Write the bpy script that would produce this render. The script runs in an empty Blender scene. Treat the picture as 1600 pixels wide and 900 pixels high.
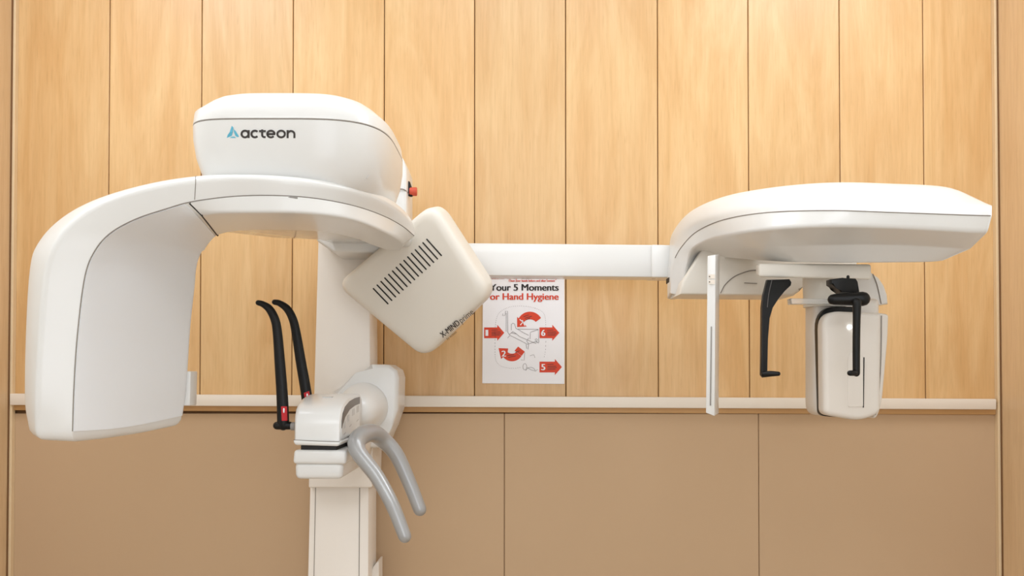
import bpy, bmesh, math
from mathutils import Vector, Matrix

C = bpy.context.scene
COL = C.collection

# ------------------------------------------------------------------ camera
F = 1400.0            # focal length in pixels of the 1600 px wide frame
D = 2.26              # camera to back wall
EYE = 1.35            # camera height
YC = 561.0            # principal row
TH = math.atan(0.0171)
cam_d = bpy.data.cameras.new('camera'); cam = bpy.data.objects.new('camera', cam_d); COL.objects.link(cam)
cam_d.sensor_width = 36.0; cam_d.lens = 36.0 * F / 1600.0
cam_d.shift_y = (YC - 450.0) / 1600.0
cam_d.clip_start = 0.02
cam.location = (0, -D, EYE); cam.rotation_euler = (math.pi / 2 + TH, 0, 0)
C.camera = cam

# ------------------------------------------------------------------ light, world, exposure
w = bpy.data.worlds.new('world'); C.world = w; w.use_nodes = True
w.node_tree.nodes['Background'].inputs[0].default_value = (1, 0.97, 0.93, 1)
w.node_tree.nodes['Background'].inputs[1].default_value = 0.3
C.view_settings.view_transform = 'Standard'; C.view_settings.look = 'None'
C.view_settings.exposure = 0.0; C.view_settings.gamma = 1.0
C.view_settings.use_curve_mapping = False

def area(name, loc, sx, sy, power, col=(1, 0.97, 0.93), rot=(0, 0, 0)):
    l = bpy.data.lights.new(name, 'AREA'); l.shape = 'RECTANGLE'; l.size = sx; l.size_y = sy
    l.energy = power; l.color = col
    o = bpy.data.objects.new(name, l); COL.objects.link(o); o.location = loc; o.rotation_euler = rot
    return o
LC = (0.87, 0.93, 1.0)
area('ceiling_lamp_light', (0.05, -0.8, 2.66), 0.8, 0.5, 6, LC)
area('ceiling_lamp_light_left', (-0.95, -0.8, 2.66), 0.5, 0.5, 8, LC)
area('ceiling_lamp_light_right', (0.92, -0.75, 2.66), 0.5, 0.5, 7.5, LC)
area('ceiling_lamp_light_behind', (-0.3, -2.7, 2.66), 1.6, 1.0, 20, LC)
area('front_fill_light', (0.3, -3.9, 1.5), 1.4, 1.9, 17, (0.82, 0.885, 1.0), (math.pi / 2, 0, 0))  # added fill from the front, the wall there has no doorway

# ------------------------------------------------------------------ placement helpers
ct, st = math.cos(TH), math.sin(TH)
def W(px, py, z):
    """Point seen at (px, py) that stands z metres from the camera, measured square to the wall."""
    a = (px - 800.0) / F; b = (YC - py) / F
    fw = ct - b * st; up = st + b * ct
    return Vector((a * z / fw, z - D, EYE + up * z / fw))

def lin(r, g, b):
    f = lambda c: (c / 255.0 / 12.92) if c <= 10 else ((c / 255.0 + 0.055) / 1.055) ** 2.4
    return (f(r), f(g), f(b), 1.0)

# ------------------------------------------------------------------ materials
def mat(name, col, rough=0.4, metal=0.0, coat=0.0, bump=0.0, bscale=60.0, var=0.0, emit=None, alpha=None, trans=0.0, spec=0.5):
    m = bpy.data.materials.new(name); m.use_nodes = True
    nt = m.node_tree; b = nt.nodes['Principled BSDF']
    b.inputs['Base Color'].default_value = col; b.inputs['Roughness'].default_value = rough
    b.inputs['Metallic'].default_value = metal; b.inputs['Coat Weight'].default_value = coat
    b.inputs['Coat Roughness'].default_value = 0.08
    b.inputs['Specular IOR Level'].default_value = spec
    if trans: b.inputs['Transmission Weight'].default_value = trans
    if emit:
        b.inputs['Emission Color'].default_value = emit[0]; b.inputs['Emission Strength'].default_value = emit[1]
    tc = nt.nodes.new('ShaderNodeTexCoord')
    n = nt.nodes.new('ShaderNodeTexNoise'); n.inputs['Scale'].default_value = bscale; n.inputs['Detail'].default_value = 4
    nt.links.new(tc.outputs['Object'], n.inputs['Vector'])
    if var:
        mx = nt.nodes.new('ShaderNodeMix'); mx.data_type = 'RGBA'
        mx.inputs['A'].default_value = tuple(c * (1 - var) for c in col[:3]) + (1,)
        mx.inputs['B'].default_value = tuple(min(1, c * (1 + var)) for c in col[:3]) + (1,)
        nt.links.new(n.outputs['Fac'], mx.inputs['Factor']); nt.links.new(mx.outputs['Result'], b.inputs['Base Color'])
    if bump:
        bp = nt.nodes.new('ShaderNodeBump'); bp.inputs['Strength'].default_value = bump; bp.inputs['Distance'].default_value = 0.001
        nt.links.new(n.outputs['Fac'], bp.inputs['Height']); nt.links.new(bp.outputs['Normal'], b.inputs['Normal'])
    return m

def wood_mat(name, light, dark, x0=0.0, pw=1000.0, rough=0.33):
    m = bpy.data.materials.new(name); m.use_nodes = True
    nt = m.node_tree; N = nt.nodes; L = nt.links; b = N['Principled BSDF']
    b.inputs['Roughness'].default_value = rough
    tc = N.new('ShaderNodeTexCoord'); sp = N.new('ShaderNodeSeparateXYZ'); L.new(tc.outputs['Object'], sp.inputs[0])
    def mth(op, a, bb=None):
        n = N.new('ShaderNodeMath'); n.operation = op
        for i, v in enumerate((a, bb)):
            if v is None: continue
            if isinstance(v, (int, float)): n.inputs[i].default_value = v
            else: L.new(v, n.inputs[i])
        return n.outputs[0]
    pid = mth('FLOOR', mth('DIVIDE', mth('SUBTRACT', sp.outputs[0], x0), pw))
    wn = N.new('ShaderNodeTexWhiteNoise'); wn.noise_dimensions = '1D'; L.new(pid, wn.inputs['W'])
    rnd = wn.outputs['Value']
    def coords(sx, sz, off):
        cb = N.new('ShaderNodeCombineXYZ')
        L.new(mth('ADD', mth('MULTIPLY', sp.outputs[0], sx), mth('MULTIPLY', rnd, off)), cb.inputs[0])
        L.new(mth('MULTIPLY', sp.outputs[1], sx), cb.inputs[1])
        L.new(mth('ADD', mth('MULTIPLY', sp.outputs[2], sz), mth('MULTIPLY', rnd, off * 1.7)), cb.inputs[2])
        return cb.outputs[0]
    def noise(vec, detail=5, dist=0.0, rough_=0.55):
        n = N.new('ShaderNodeTexNoise'); n.inputs['Scale'].default_value = 1.0; n.inputs['Detail'].default_value = detail
        n.inputs['Distortion'].default_value = dist; n.inputs['Roughness'].default_value = rough_
        L.new(vec, n.inputs['Vector']); return n.outputs['Fac']
    def ramp(fac, p0, c0, p1, c1):
        r = N.new('ShaderNodeValToRGB'); r.color_ramp.elements[0].position = p0; r.color_ramp.elements[0].color = c0
        r.color_ramp.elements[1].position = p1; r.color_ramp.elements[1].color = c1; L.new(fac, r.inputs[0]); return r.outputs[0]
    big = noise(coords(10, 1.5, 37), 4, 1.6)
    fine = noise(coords(130, 6.0, 91), 4, 0.2)
    pore = noise(coords(330, 16.0, 53), 2)
    c1 = ramp(big, 0.36, dark, 0.64, light)
    mx = N.new('ShaderNodeMix'); mx.data_type = 'RGBA'; mx.blend_type = 'MULTIPLY'; mx.inputs['Factor'].default_value = 0.32
    L.new(c1, mx.inputs['A']); L.new(ramp(fine, 0.33, (0.80, 0.75, 0.66, 1), 0.62, (1, 1, 1, 1)), mx.inputs['B'])
    mx2 = N.new('ShaderNodeMix'); mx2.data_type = 'RGBA'; mx2.blend_type = 'MULTIPLY'; mx2.inputs['Factor'].default_value = 0.35
    L.new(mx.outputs['Result'], mx2.inputs['A']); L.new(ramp(pore, 0.26, (0.72, 0.62, 0.50, 1), 0.44, (1, 1, 1, 1)), mx2.inputs['B'])
    hs = N.new('ShaderNodeHueSaturation'); L.new(mx2.outputs['Result'], hs.inputs['Color'])
    L.new(mth('ADD', 0.95, mth('MULTIPLY', rnd, 0.09)), hs.inputs['Value'])
    L.new(hs.outputs['Color'], b.inputs['Base Color'])
    return m

M_SEAM_X = W(169, 300, D).x; PW = (W(1313, 300, D).x - M_SEAM_X) / 8.0
WOOD = wood_mat('oak_laminate', lin(230, 192, 139), lin(219, 175, 119), M_SEAM_X, PW)
WOODS = wood_mat('side_oak_laminate', lin(232, 200, 158), lin(226, 192, 148))
WOODE = mat('pale_oak_edging', lin(232, 205, 165), 0.45, bscale=30, var=0.05)
STRIP = mat('oak_rail_strip', lin(200, 155, 100), 0.5, bscale=30, var=0.06)  # wood strip under the rail, in darker oak
TAN = mat('tan_fabric_panel', lin(200, 169, 134), 0.7, bump=0.08, bscale=900, var=0.02)
GROOVE = mat('dark_groove', lin(120, 85, 50), 0.8)
RAILM = mat('cream_rail_paint', lin(240, 230, 216), 0.4)
WHITE = mat('white_gloss_plastic', lin(232, 231, 228), 0.28, coat=0.25, bscale=8, var=0.006)
GLOSS = mat('polished_white_plastic', lin(228, 224, 216), 0.06, coat=0.6)
COOL = mat('cool_white_plastic', lin(246, 249, 253), 0.38, bscale=8, var=0.006)
CREAM = mat('cream_white_metal', lin(240, 232, 222), 0.4, bscale=8, var=0.006)
HEADM = mat('warm_white_plastic', lin(232, 226, 215), 0.42, bscale=8, var=0.006)
SENS = mat('warm_grey_plastic', lin(228, 220, 210), 0.4, bscale=8, var=0.006)
SEAM = mat('grey_seam', lin(140, 132, 123), 0.6)
DARK = mat('dark_slot', lin(28, 25, 22), 0.6)
BLACK = mat('black_plastic', lin(13, 13, 13), 0.38, spec=0.28)
GREY = mat('silver_grey_paint', lin(168, 168, 168), 0.30, metal=0.25, coat=0.2)
CONS = mat('dark_grey_console', lin(98, 93, 90), 0.3)
RED = mat('red_label', lin(196, 22, 34), 0.45)
ORED = mat('orange_red_button', lin(214, 84, 56), 0.4)
CYAN = mat('sky_blue_print', lin(92, 182, 208), 0.4)
INK = mat('brown_black_print', lin(52, 46, 42), 0.5)
MARK = mat('faint_grey_print', lin(205, 202, 198), 0.6)
MARK2 = mat('pale_grey_print', lin(196, 192, 188), 0.6)
INKG = mat('grey_print', lin(150, 145, 140), 0.6)
PAPER = mat('white_poster_paper', lin(251, 251, 255), 0.5)
PRED = mat('poster_orange_red', lin(224, 66, 28), 0.55)
PBLK = mat('poster_black', lin(34, 30, 30), 0.55)
PGRY = mat('poster_line_grey', lin(150, 146, 148), 0.6)
CLEAR = mat('clear_acrylic', (0.95, 0.95, 0.93, 1), 0.1, trans=0.7)
LED = mat('white_led', (0.9, 0.95, 1, 1), 0.3, emit=((0.85, 0.93, 1, 1), 3.0))
FLOORM = mat('beige_vinyl_floor', lin(198, 176, 150), 0.45, bscale=20, var=0.04)
CEILM = mat('white_ceiling_paint', lin(240, 238, 232), 0.8)

# ------------------------------------------------------------------ mesh helpers
def link(name, bm, m, parent=None, smooth=True, angle=38.0, mats=None):
    bmesh.ops.recalc_face_normals(bm, faces=bm.faces[:])
    me = bpy.data.meshes.new(name); bm.to_mesh(me); bm.free()
    o = bpy.data.objects.new(name, me); COL.objects.link(o)
    for q in (mats or [m]): me.materials.append(q)
    if smooth and len(me.polygons):
        me.shade_smooth(); me.set_sharp_from_angle(angle=math.radians(angle))
    if parent is not None:
        o.parent = parent
        if parent.type == 'EMPTY': o.matrix_parent_inverse = Matrix.Translation(-parent.location)
    return o

def structure(o): o['kind'] = 'structure'; return o

def box_bm(bm, x0, x1, y0, y1, z0, z1, bev=0.0, seg=2, mi=0):
    vs = [bm.verts.new((x, y, z)) for x in (x0, x1) for y in (y0, y1) for z in (z0, z1)]
    fs = [bm.faces.new([vs[i] for i in q]) for q in ((0, 1, 3, 2), (4, 6, 7, 5), (0, 4, 5, 1), (2, 3, 7, 6), (0, 2, 6, 4), (1, 5, 7, 3))]
    for f in fs: f.material_index = mi
    if bev:
        es = list({e for f in fs for e in f.edges})
        r = bmesh.ops.bevel(bm, geom=es, offset=bev, segments=seg, affect='EDGES', profile=0.5)
        for f in r['faces']: f.material_index = mi

def hexa(bm, front, back, bev=0.0, seg=3):
    """Eight-cornered block: four front points and the four points behind them."""
    a = [bm.verts.new(p) for p in front]; b = [bm.verts.new(p) for p in back]
    fs = [bm.faces.new(a), bm.faces.new(b[::-1])]
    for i in range(4):
        j = (i + 1) % 4; fs.append(bm.faces.new((a[j], a[i], b[i], b[j])))
    if bev:
        bmesh.ops.bevel(bm, geom=list({e for f in fs for e in f.edges}), offset=bev, segments=seg, affect='EDGES', profile=0.5)

def prism(bm, pts, vec, bev=0.0, seg=3):
    a = [bm.verts.new(p) for p in pts]; b = [bm.verts.new(Vector(p) + vec) for p in pts]
    f0 = bm.faces.new(a); f1 = bm.faces.new(b[::-1]); n = len(pts)
    for i in range(n):
        j = (i + 1) % n; bm.faces.new((a[j], a[i], b[i], b[j]))
    if bev:
        bmesh.ops.bevel(bm, geom=list(set(f0.edges) | set(f1.edges)), offset=bev, segments=seg, affect='EDGES', profile=0.5)

def crom(P, t):
    n = len(P); i = min(int(t), n - 2); u = t - i
    p1, p2 = P[i], P[i + 1]
    p0 = P[i - 1] if i > 0 else p1 * 2 - p2
    p3 = P[i + 2] if i + 2 < n else p2 * 2 - p1
    return 0.5 * ((2 * p1) + (p2 - p0) * u + (2 * p0 - 5 * p1 + 4 * p2 - p3) * u * u + (3 * p1 - p0 - 3 * p2 + p3) * u ** 3)

def resample(P, k):
    n = (len(P) - 1) * k
    return [crom(P, i / k) for i in range(n)] + [P[-1].copy()]

def tube(bm, pts, rad, n=14, k=6, flat=None, caps=True):
    """Swept round bar; flat = (width factor, depth factor) against the world Y axis."""
    P = resample([Vector(p) for p in pts], k)
    R = [v.x for v in resample([Vector((r, 0, 0)) for r in rad], k)]
    T = []
    for i in range(len(P)):
        T.append((P[min(i + 1, len(P) - 1)] - P[max(i - 1, 0)]).normalized())
    u = T[0].cross(Vector((0, 1, 0)))
    if u.length < 1e-4: u = Vector((1, 0, 0))
    u.normalize()
    rings = []
    def ring(c, t, r, u_):
        v = t.cross(u_).normalized()
        fa, fb = flat if flat else (1, 1)
        return [bm.verts.new(c + (u_ * math.cos(2 * math.pi * j / n) * fa + v * math.sin(2 * math.pi * j / n) * fb) * r) for j in range(n)]
    us = []
    for i, t in enumerate(T):
        u = (u - t * u.dot(t)).normalized(); us.append(u.copy())
    if caps:
        for a in (80, 55, 30):
            s, c = math.sin(math.radians(a)), math.cos(math.radians(a)); rings.append(ring(P[0] - T[0] * R[0] * s, T[0], R[0] * c, us[0]))
    for i in range(len(P)): rings.append(ring(P[i], T[i], R[i], us[i]))
    if caps:
        for a in (30, 55, 80):
            s, c = math.sin(math.radians(a)), math.cos(math.radians(a)); rings.append(ring(P[-1] + T[-1] * R[-1] * s, T[-1], R[-1] * c, us[-1]))
    for A, B in zip(rings, rings[1:]):
        for j in range(n): bm.faces.new((A[j], A[(j + 1) % n], B[(j + 1) % n], B[j]))
    bm.faces.new(rings[0][::-1]); bm.faces.new(rings[-1])

def bridge(bm, loops, cap0=True, cap1=True):
    V = [[bm.verts.new(p) for p in L] for L in loops]; n = len(loops[0])
    for A, B in zip(V, V[1:]):
        for j in range(n): bm.faces.new((A[j], A[(j + 1) % n], B[(j + 1) % n], B[j]))
    if cap0: bm.faces.new(V[0][::-1])
    if cap1: bm.faces.new(V[-1])

def round_loop(cs, rs, seg=5):
    """Closed loop of corners, each rounded by its own radius."""
    out = []; n = len(cs)
    for i in range(n):
        p, a, b = cs[i], cs[i - 1], cs[(i + 1) % n]
        da, db = (a - p), (b - p); la, lb = da.length, db.length
        ra = min(rs[i], la * 0.48); rb = min(rs[i], lb * 0.48)
        A = p + da * (ra / max(la, 1e-9)); B = p + db * (rb / max(lb, 1e-9))
        for s in range(seg):
            t = s / (seg - 1); out.append(A * (1 - t) ** 2 + p * (2 * t * (1 - t)) + B * t * t)
    return out

def end_round(loops, r0, r1):
    """Adds shrinking loops at both ends so that the ends read as rounded edges."""
    def ext(L, N, r):
        c = sum(L, Vector()) / len(L); d = sum(((a - b) for a, b in zip(L, N)), Vector()) / len(L); d.normalize()
        out = []
        for a in (25, 50, 72, 90):
            s, co = math.sin(math.radians(a)), math.cos(math.radians(a))
            Q = []
            for p in L:
                v = p - c; l = max(v.length, 1e-6); Q.append(c + v * max(0.05, (l - r * (1 - co)) / l) + d * r * s)
            out.append(Q)
        return out
    pre = ext(loops[0], loops[1], r0) if r0 else []
    post = ext(loops[-1], loops[-2], r1) if r1 else []
    return pre[::-1] + loops + post

def glyph_mesh(text, size, thick=0.0):
    cu = bpy.data.curves.new('glyphs', 'FONT'); cu.body = text; cu.size = size; cu.offset = thick
    o = bpy.data.objects.new('glyphs', cu); COL.objects.link(o)
    bpy.context.view_layer.update()
    me = bpy.data.meshes.new_from_object(o.evaluated_get(bpy.context.evaluated_depsgraph_get()))
    bpy.data.objects.remove(o); bpy.data.curves.remove(cu)
    return me

def put_text(bm, text, width, height, fn, thick=0.0, mi=0):
    """Adds lettering whose box is width x height; fn maps (x, y) to a point on the surface."""
    if thick:
        for k in (-1, 1): put_text(bm, text, width, height, lambda a, b, k=k: fn(a + k * thick * height, b) + Vector((0, -0.00015 * (k + 2), 0)), 0.0, mi)
    me = glyph_mesh(text, 1.0, 0.0)
    xs = [v.co.x for v in me.vertices]; ys = [v.co.y for v in me.vertices]
    x0, x1, y0 = min(xs), max(xs), min(0, min(ys)) * 0
    cap = 0.69
    vs = [bm.verts.new(fn((v.co.x - x0) / (x1 - x0) * width, v.co.y / cap * height)) for v in me.vertices]
    for p in me.polygons:
        try:
            f = bm.faces.new([vs[i] for i in p.vertices]); f.material_index = mi
        except ValueError: pass
    bpy.data.meshes.remove(me)

def ribbon(bm, pts, wd, fn, closed=False, mi=0):
    """Flat stroke of even width through 2-D points."""
    n = len(pts); L = []; R = []
    for i, p in enumerate(pts):
        a = pts[(i - 1) % n] if closed or i > 0 else p
        b = pts[(i + 1) % n] if closed or i < n - 1 else p
        dx, dy = b[0] - a[0], b[1] - a[1]; l = math.hypot(dx, dy) or 1
        nx, ny = -dy / l * wd / 2, dx / l * wd / 2
        L.append(bm.verts.new(fn(p[0] + nx, p[1] + ny))); R.append(bm.verts.new(fn(p[0] - nx, p[1] - ny)))
    for i in range(n if closed else n - 1):
        j = (i + 1) % n; f = bm.faces.new((L[i], R[i], R[j], L[j])); f.material_index = mi

def arc(cx, cy, rx, ry, a0, a1, n=24):
    return [(cx + rx * math.cos(math.radians(a0 + (a1 - a0) * i / n)), cy + ry * math.sin(math.radians(a0 + (a1 - a0) * i / n))) for i in range(n + 1)]

def poly(bm, pts, fn, mi=0):
    f = bm.faces.new([bm.verts.new(fn(x, y)) for x, y in pts]); f.material_index = mi

# ------------------------------------------------------------------ the room
XL, XR = W(22, 300, D).x, W(1556, 300, D).x
ZR = W(800, 627, D).z                 # middle height of the rail
HT = 2.70
bm = bmesh.new()
box_bm(bm, XL - 0.1, XR + 0.1, 0.008, 0.08, 0, HT, mi=1)
xs = [XL] + [W(p, 300, D).x for p in (169.5, 314, 457, 600, 741.5, 884, 1028, 1170, 1313, 1444)] + [XR]
zb = W(800, 630, D).z
for a, b in zip(xs, xs[1:]): box_bm(bm, a + 0.0011, b - 0.0011, 0, 0.012, zb, HT, 0.0012, 1, 0)
zt = W(800, 646, D).z
ws = [XL, W(788, 700, D).x, W(1185.5, 700, D).x, XR]
for a, b in zip(ws, ws[1:]): box_bm(bm, a + 0.0007, b - 0.0007, 0, 0.012, 0, zt, 0.0015, 1, 2)
structure(link('wall_back', bm, WOOD, mats=[WOOD, GROOVE, TAN], smooth=False))
# chair rail and the thin wood strip under it
bm = bmesh.new()
r0, r1 = W(15, 615, D - 0.02), W(1557, 623.5, D - 0.02); q0, q1 = W(15, 633, D - 0.02), W(1557, 640, D - 0.02)
hexa(bm, [q0, q1, r1, r0], [p + Vector((0, 0.0198, 0)) for p in (q0, q1, r1, r0)], 0.002, 2)
structure(link('trim_1', bm, RAILM))
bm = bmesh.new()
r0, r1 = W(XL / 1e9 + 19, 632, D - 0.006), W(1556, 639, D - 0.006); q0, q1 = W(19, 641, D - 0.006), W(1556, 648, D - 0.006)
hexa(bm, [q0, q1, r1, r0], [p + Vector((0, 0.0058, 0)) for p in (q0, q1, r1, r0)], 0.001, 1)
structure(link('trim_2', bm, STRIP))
# side walls
for side, x, s in (('left', XL, -1), ('right', XR, 1)):
    bm = bmesh.new(); box_bm(bm, *sorted((x, x + s * 0.1)), -0.45, 0.008, 0, HT); box_bm(bm, *sorted((x, x + s * 0.1)), -4.0, -0.45, 0, HT, mi=1)
    structure(link('wall_' + side, bm, WOODS, mats=[WOODS, CEILM], smooth=False))
for k, (x, s) in enumerate(((XL, 1), (XR, -1))):
    bm = bmesh.new(); box_bm(bm, *sorted((x, x + s * 0.0085)), -0.016, 0, 0, zb, 0.001, 1); box_bm(bm, *sorted((x, x + s * 0.0085)), -0.016, 0, zb, HT, 0.001, 1)
    box_bm(bm, *sorted((x, x + s * 0.003)), -0.0195, -0.016, 0, HT, mi=1)
    structure(link('trim_%d' % (3 + k), bm, WOODE, mats=[WOODE, GROOVE], smooth=False))
bm = bmesh.new(); box_bm(bm, XL - 0.1, XR + 0.1, -4.1, -4.0, 0, HT); structure(link('wall_front', bm, CEILM, smooth=False))
bm = bmesh.new(); box_bm(bm, XL - 0.1, XR + 0.1, -4.1, 0.08, -0.1, 0); structure(link('floor', bm, FLOORM, smooth=False))
bm = bmesh.new(); box_bm(bm, XL - 0.1, XR + 0.1, -4.1, 0.08, HT, HT + 0.1); structure(link('ceiling', bm, CEILM, smooth=False))

# ------------------------------------------------------------------ the poster
PZ = D - 0.004
def pw(px, py, lift=0.0): return W(px, py, PZ - lift)
bm = bmesh.new()
pf = [pw(753.5, 599), pw(882, 600), pw(882, 414), pw(754.5, 413)]
hexa(bm, pf, [p + Vector((0, 0.0038, 0)) for p in pf], 0.0006, 1)
poster = link('hygiene_poster', bm, PAPER, smooth=False)
poster['label'] = 'white hand hygiene poster with orange-red arrows on the wood panelling below the white beam'
poster['category'] = 'poster'
def P2(x, y): return pw(x, y, 0.0006)
def P3(x, y): return pw(x, y, 0.0010)
def ptext(name, txt, x, y, wd, h, m, thick=0.0, fn=P2):
    bm = bmesh.new(); put_text(bm, txt, wd, h, lambda a, b: fn(x + a, y - b), thick); return link(name, bm, m, poster, smooth=False)
ptext('heading_text', 'Your 5 Moments', 766, 454, 106.5, 10.2, PBLK, 0.05)
ptext('heading_text', 'For Hand Hygiene', 759.5, 468.3, 113, 10.2, PRED, 0.045)
bm = bmesh.new()
put_text(bm, 'Clean your hands before and after contact', 72, 3.0, lambda a, b: P2(795 + a, 440 - b), 0.06)
put_text(bm, 'Patients  safety  matters  every  day', 106, 4.4, lambda a, b: P2(765 + a, 435.8 - b), 0.06)
link('caption_text', bm, PRED, poster, smooth=False)
# the dotted patient zone outline
bm = bmesh.new()
outl = arc(797, 503, 23, 24, 90, 180, 14)
outl = [(820 + (0), 479)] 
path = []
path += [(x, y) for x, y in ((836, 481.5), (826, 479), (812, 478), (800, 479), (790, 482), (781, 488), (776, 497), (774, 510), (773.5, 525), (773.5, 545), (774, 560), (777, 567), (783, 572), (791, 574.5), (802, 575.5), (815, 574))]
path2 = [(836, 481.5), (846, 486), (851, 493), (852.5, 503), (853, 520), (852.5, 545), (850, 560)]
for pp in (path, path2):
    pts = resample([Vector((a, b, 0)) for a, b in pp], 8)
    acc = 0; last = pts[0]
    for i in range(0, len(pts) - 1, 2):
        a, b = pts[i], pts[i + 1]; ribbon(bm, [(a.x, a.y), (a.x * 0.2 + b.x * 0.8, a.y * 0.2 + b.y * 0.8)], 0.55, P2)
link('dotted_outline', bm, PGRY, poster, smooth=False)
# the four arrows and the second curved arrow
def parrow(x0, x1, yc, num, numx):
    bm = bmesh.new(); hs = 8.4; hd = 12.5; xn = x1 - 11
    poly(bm, [(x0, yc + hs), (xn, yc + hs), (xn, yc - hs), (x0, yc - hs)], P2); poly(bm, [(xn, yc + hd), (x1, yc), (xn, yc - hd)], P2)
    a = link('arrow', bm, PRED, poster, smooth=False)
    bm = bmesh.new(); put_text(bm, num, 3.4 if num == '1' else 5.6, 9.6, lambda u, v: P3(numx + u, yc + 4.8 - v), 0.05); link('numeral', bm, PAPER, a, smooth=False)
    bm = bmesh.new()
    for i, (l, dy) in enumerate(((10, -4), (14, -1), (15, 1.4), (13, 3.8))): ribbon(bm, [(numx + 9, yc + dy), (numx + 9 + l, yc + dy - 0.4)], 0.75, P3)
    link('caption_text', bm, INK, a, smooth=False)
parrow(756.5, 788, 520, '1', 759); parrow(843, 874, 520, '6', 846); parrow(843, 878, 573.5, '5', 846)
bm = bmesh.new()
o = arc(828, 507, 20, 20, 168, 30, 16); o = [(x, 2 * 507 - y) for x, y in o]; i_ = [(828 + (x - 828) * 0.52, 507 + (y - 507) * 0.40) for x, y in o]
for k in range(len(o) - 1): poly(bm, [o[k], o[k + 1], i_[k + 1], i_[k]], P2)
poly(bm, [(808, 495), (808, 511), (823, 510)], lambda x, y: pw(x, y, 0.0008))
a = link('arrow', bm, PRED, poster, smooth=False)
bm = bmesh.new()
ribbon(bm, [(812, 499), (817, 503), (813, 508)], 1.6, P3); ribbon(bm, [(816, 500), (820, 509)], 1.3, P3); link('hand_mark', bm, PAPER, a, smooth=False)
bm = bmesh.new()
for q in ((818, 495, 826, 492), (820, 497.5, 831, 494), (822, 500, 828, 497)): ribbon(bm, [q[:2], q[2:]], 0.8, P3)
link('caption_text', bm, INK, a, smooth=False)
bm = bmesh.new()
o = [(x, y) for x, y in arc(800, 548, 17, 16.5, 155, 30, 16)]; i_ = [(800 + (x - 800) * 0.45, 548 + (y - 548) * 0.28) for x, y in o]
for k in range(len(o) - 1): poly(bm, [o[k], o[k + 1], i_[k + 1], i_[k]], P2)
poly(bm, [(779, 544), (794, 544.5), (793, 551), (783, 561)], lambda x, y: pw(x, y, 0.0008))
poly(bm, [(804, 548), (809.5, 541.5), (820, 549.5), (815, 556)], lambda x, y: pw(x, y, 0.0008))
a = link('arrow', bm, PRED, poster, smooth=False)
bm = bmesh.new(); put_text(bm, '2', 6.2, 9.0, lambda u, v: P3(784 + u, 557 - v), 0.05); link('numeral', bm, PAPER, a, smooth=False)
bm = bmesh.new()
for q in ((792, 556, 803, 554), (794, 558.5, 806, 556), (805, 551, 812, 548)): ribbon(bm, [q[:2], q[2:]], 0.8, P3)
link('caption_text', bm, INK, a, smooth=False)
# line drawing of a reclining patient chair and a helper
bm = bmesh.new()
for pts in ([(786, 490), (785, 493), (789, 493), (790, 486), (793, 486), (793.5, 519), (796, 523)], [(791, 489), (791, 518)],
            [(796, 523), (801, 518), (806, 521), (812, 526), (826, 532), (838, 537)], [(793, 528), (797, 524), (803, 527), (815, 533), (824, 538), (836, 534), (842, 536)],
            [(799, 516), (799, 507), (801, 505), (804, 506), (806, 513), (812, 516), (818, 520), (826, 524)],
            [(809, 514), (841, 514.5), (842, 535), (837, 533)], [(828, 530), (829, 519), (841, 515)], [(822, 538), (823, 545)], [(826, 538), (825, 546)],
            [(799, 520), (807, 522)], [(826, 528), (823, 533), (826, 537)], [(838, 529), (840, 531), (838, 533), (836, 531), (838, 529)]):
    ribbon(bm, pts, 0.75, P2)
for pts in ([(815, 552), (817, 549), (820, 551), (819, 563), (814, 562)], arc(820, 573, 3, 5, 0, 360, 14), [(823, 574), (830, 578), (837, 580), (840, 577)], [(828, 556), (834, 554), (836, 559)], arc(829, 582, 8, 8, 200, 340, 14)):
    ribbon(bm, pts, 0.6, P2)
link('line_drawing', bm, PGRY, poster, smooth=False)

# ------------------------------------------------------------------ the x-ray machine
base = W(535, 700, 2.13); base.z = 0.0
mc = bpy.data.objects.new('dental_xray_machine', None); COL.objects.link(mc); mc.location = base
mc['label'] = 'white panoramic dental x-ray machine with rotating arm, column and side head scanner'
mc['category'] = 'x-ray machine'
def part(name, bm, m, **k): return link(name, bm, m, mc, **k)
def seam(parent, pts, r=0.0011, m=None, name='seam', k=6):
    bm = bmesh.new(); tube(bm, pts, [r] * len(pts), n=6, k=k, caps=False); return link(name, bm, m or SEAM, parent)
def ub(name, m, f, zf, zb, bev=0.006, parent=None, seg=3):
    """Block from four front pixels at depth zf pushed straight back to zb."""
    bm = bmesh.new(); F4 = [W(x, y, zf) for x, y in f]
    hexa(bm, F4, [p + Vector((0, zb - zf, 0)) for p in F4], bev, seg)
    return link(name, bm, m, parent or mc)

# column
def col_front(py): return 497 + (490 - 497) * (py - 380) / 220.0
zf = 2.08
bm = bmesh.new()
a = [W(488, 705, zf), W(580, 705, zf), W(577, 385, zf), W(497, 375, zf)]
hexa(bm, a, [p + Vector((0, 0.115, 0)) for p in a], 0.004, 2)
up = part('upper_column', bm, CREAM)
bm = bmesh.new()
a = [W(484.5, 755, 2.09), W(576, 755, 2.09), W(577, 690, 2.09), W(486, 690, 2.09)]
dn = W(481, 900, 2.09); dx = (dn.x - a[0].x) / (a[0].z - dn.z)
zfoot = 0.03
lo = [Vector((a[0].x + dx * (a[0].z - zfoot), a[0].y, zfoot)), Vector((a[1].x - 0.0, a[1].y, zfoot)), a[1], a[0]]
hexa(bm, lo, [p + Vector((0, 0.12, 0)) for p in lo], 0.003, 2)
lc = part('lower_column', bm, CREAM)
def on_lc(px, py): return W(px, py, 2.0897)
seam(lc, [on_lc(493, 762), on_lc(490.5, 900), on_lc(488, 1040)], 0.0008, SEAM, 'groove')
seam(lc, [on_lc(562, 762), on_lc(561, 900), on_lc(560, 1040)], 0.0009, SEAM, 'groove')
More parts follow.
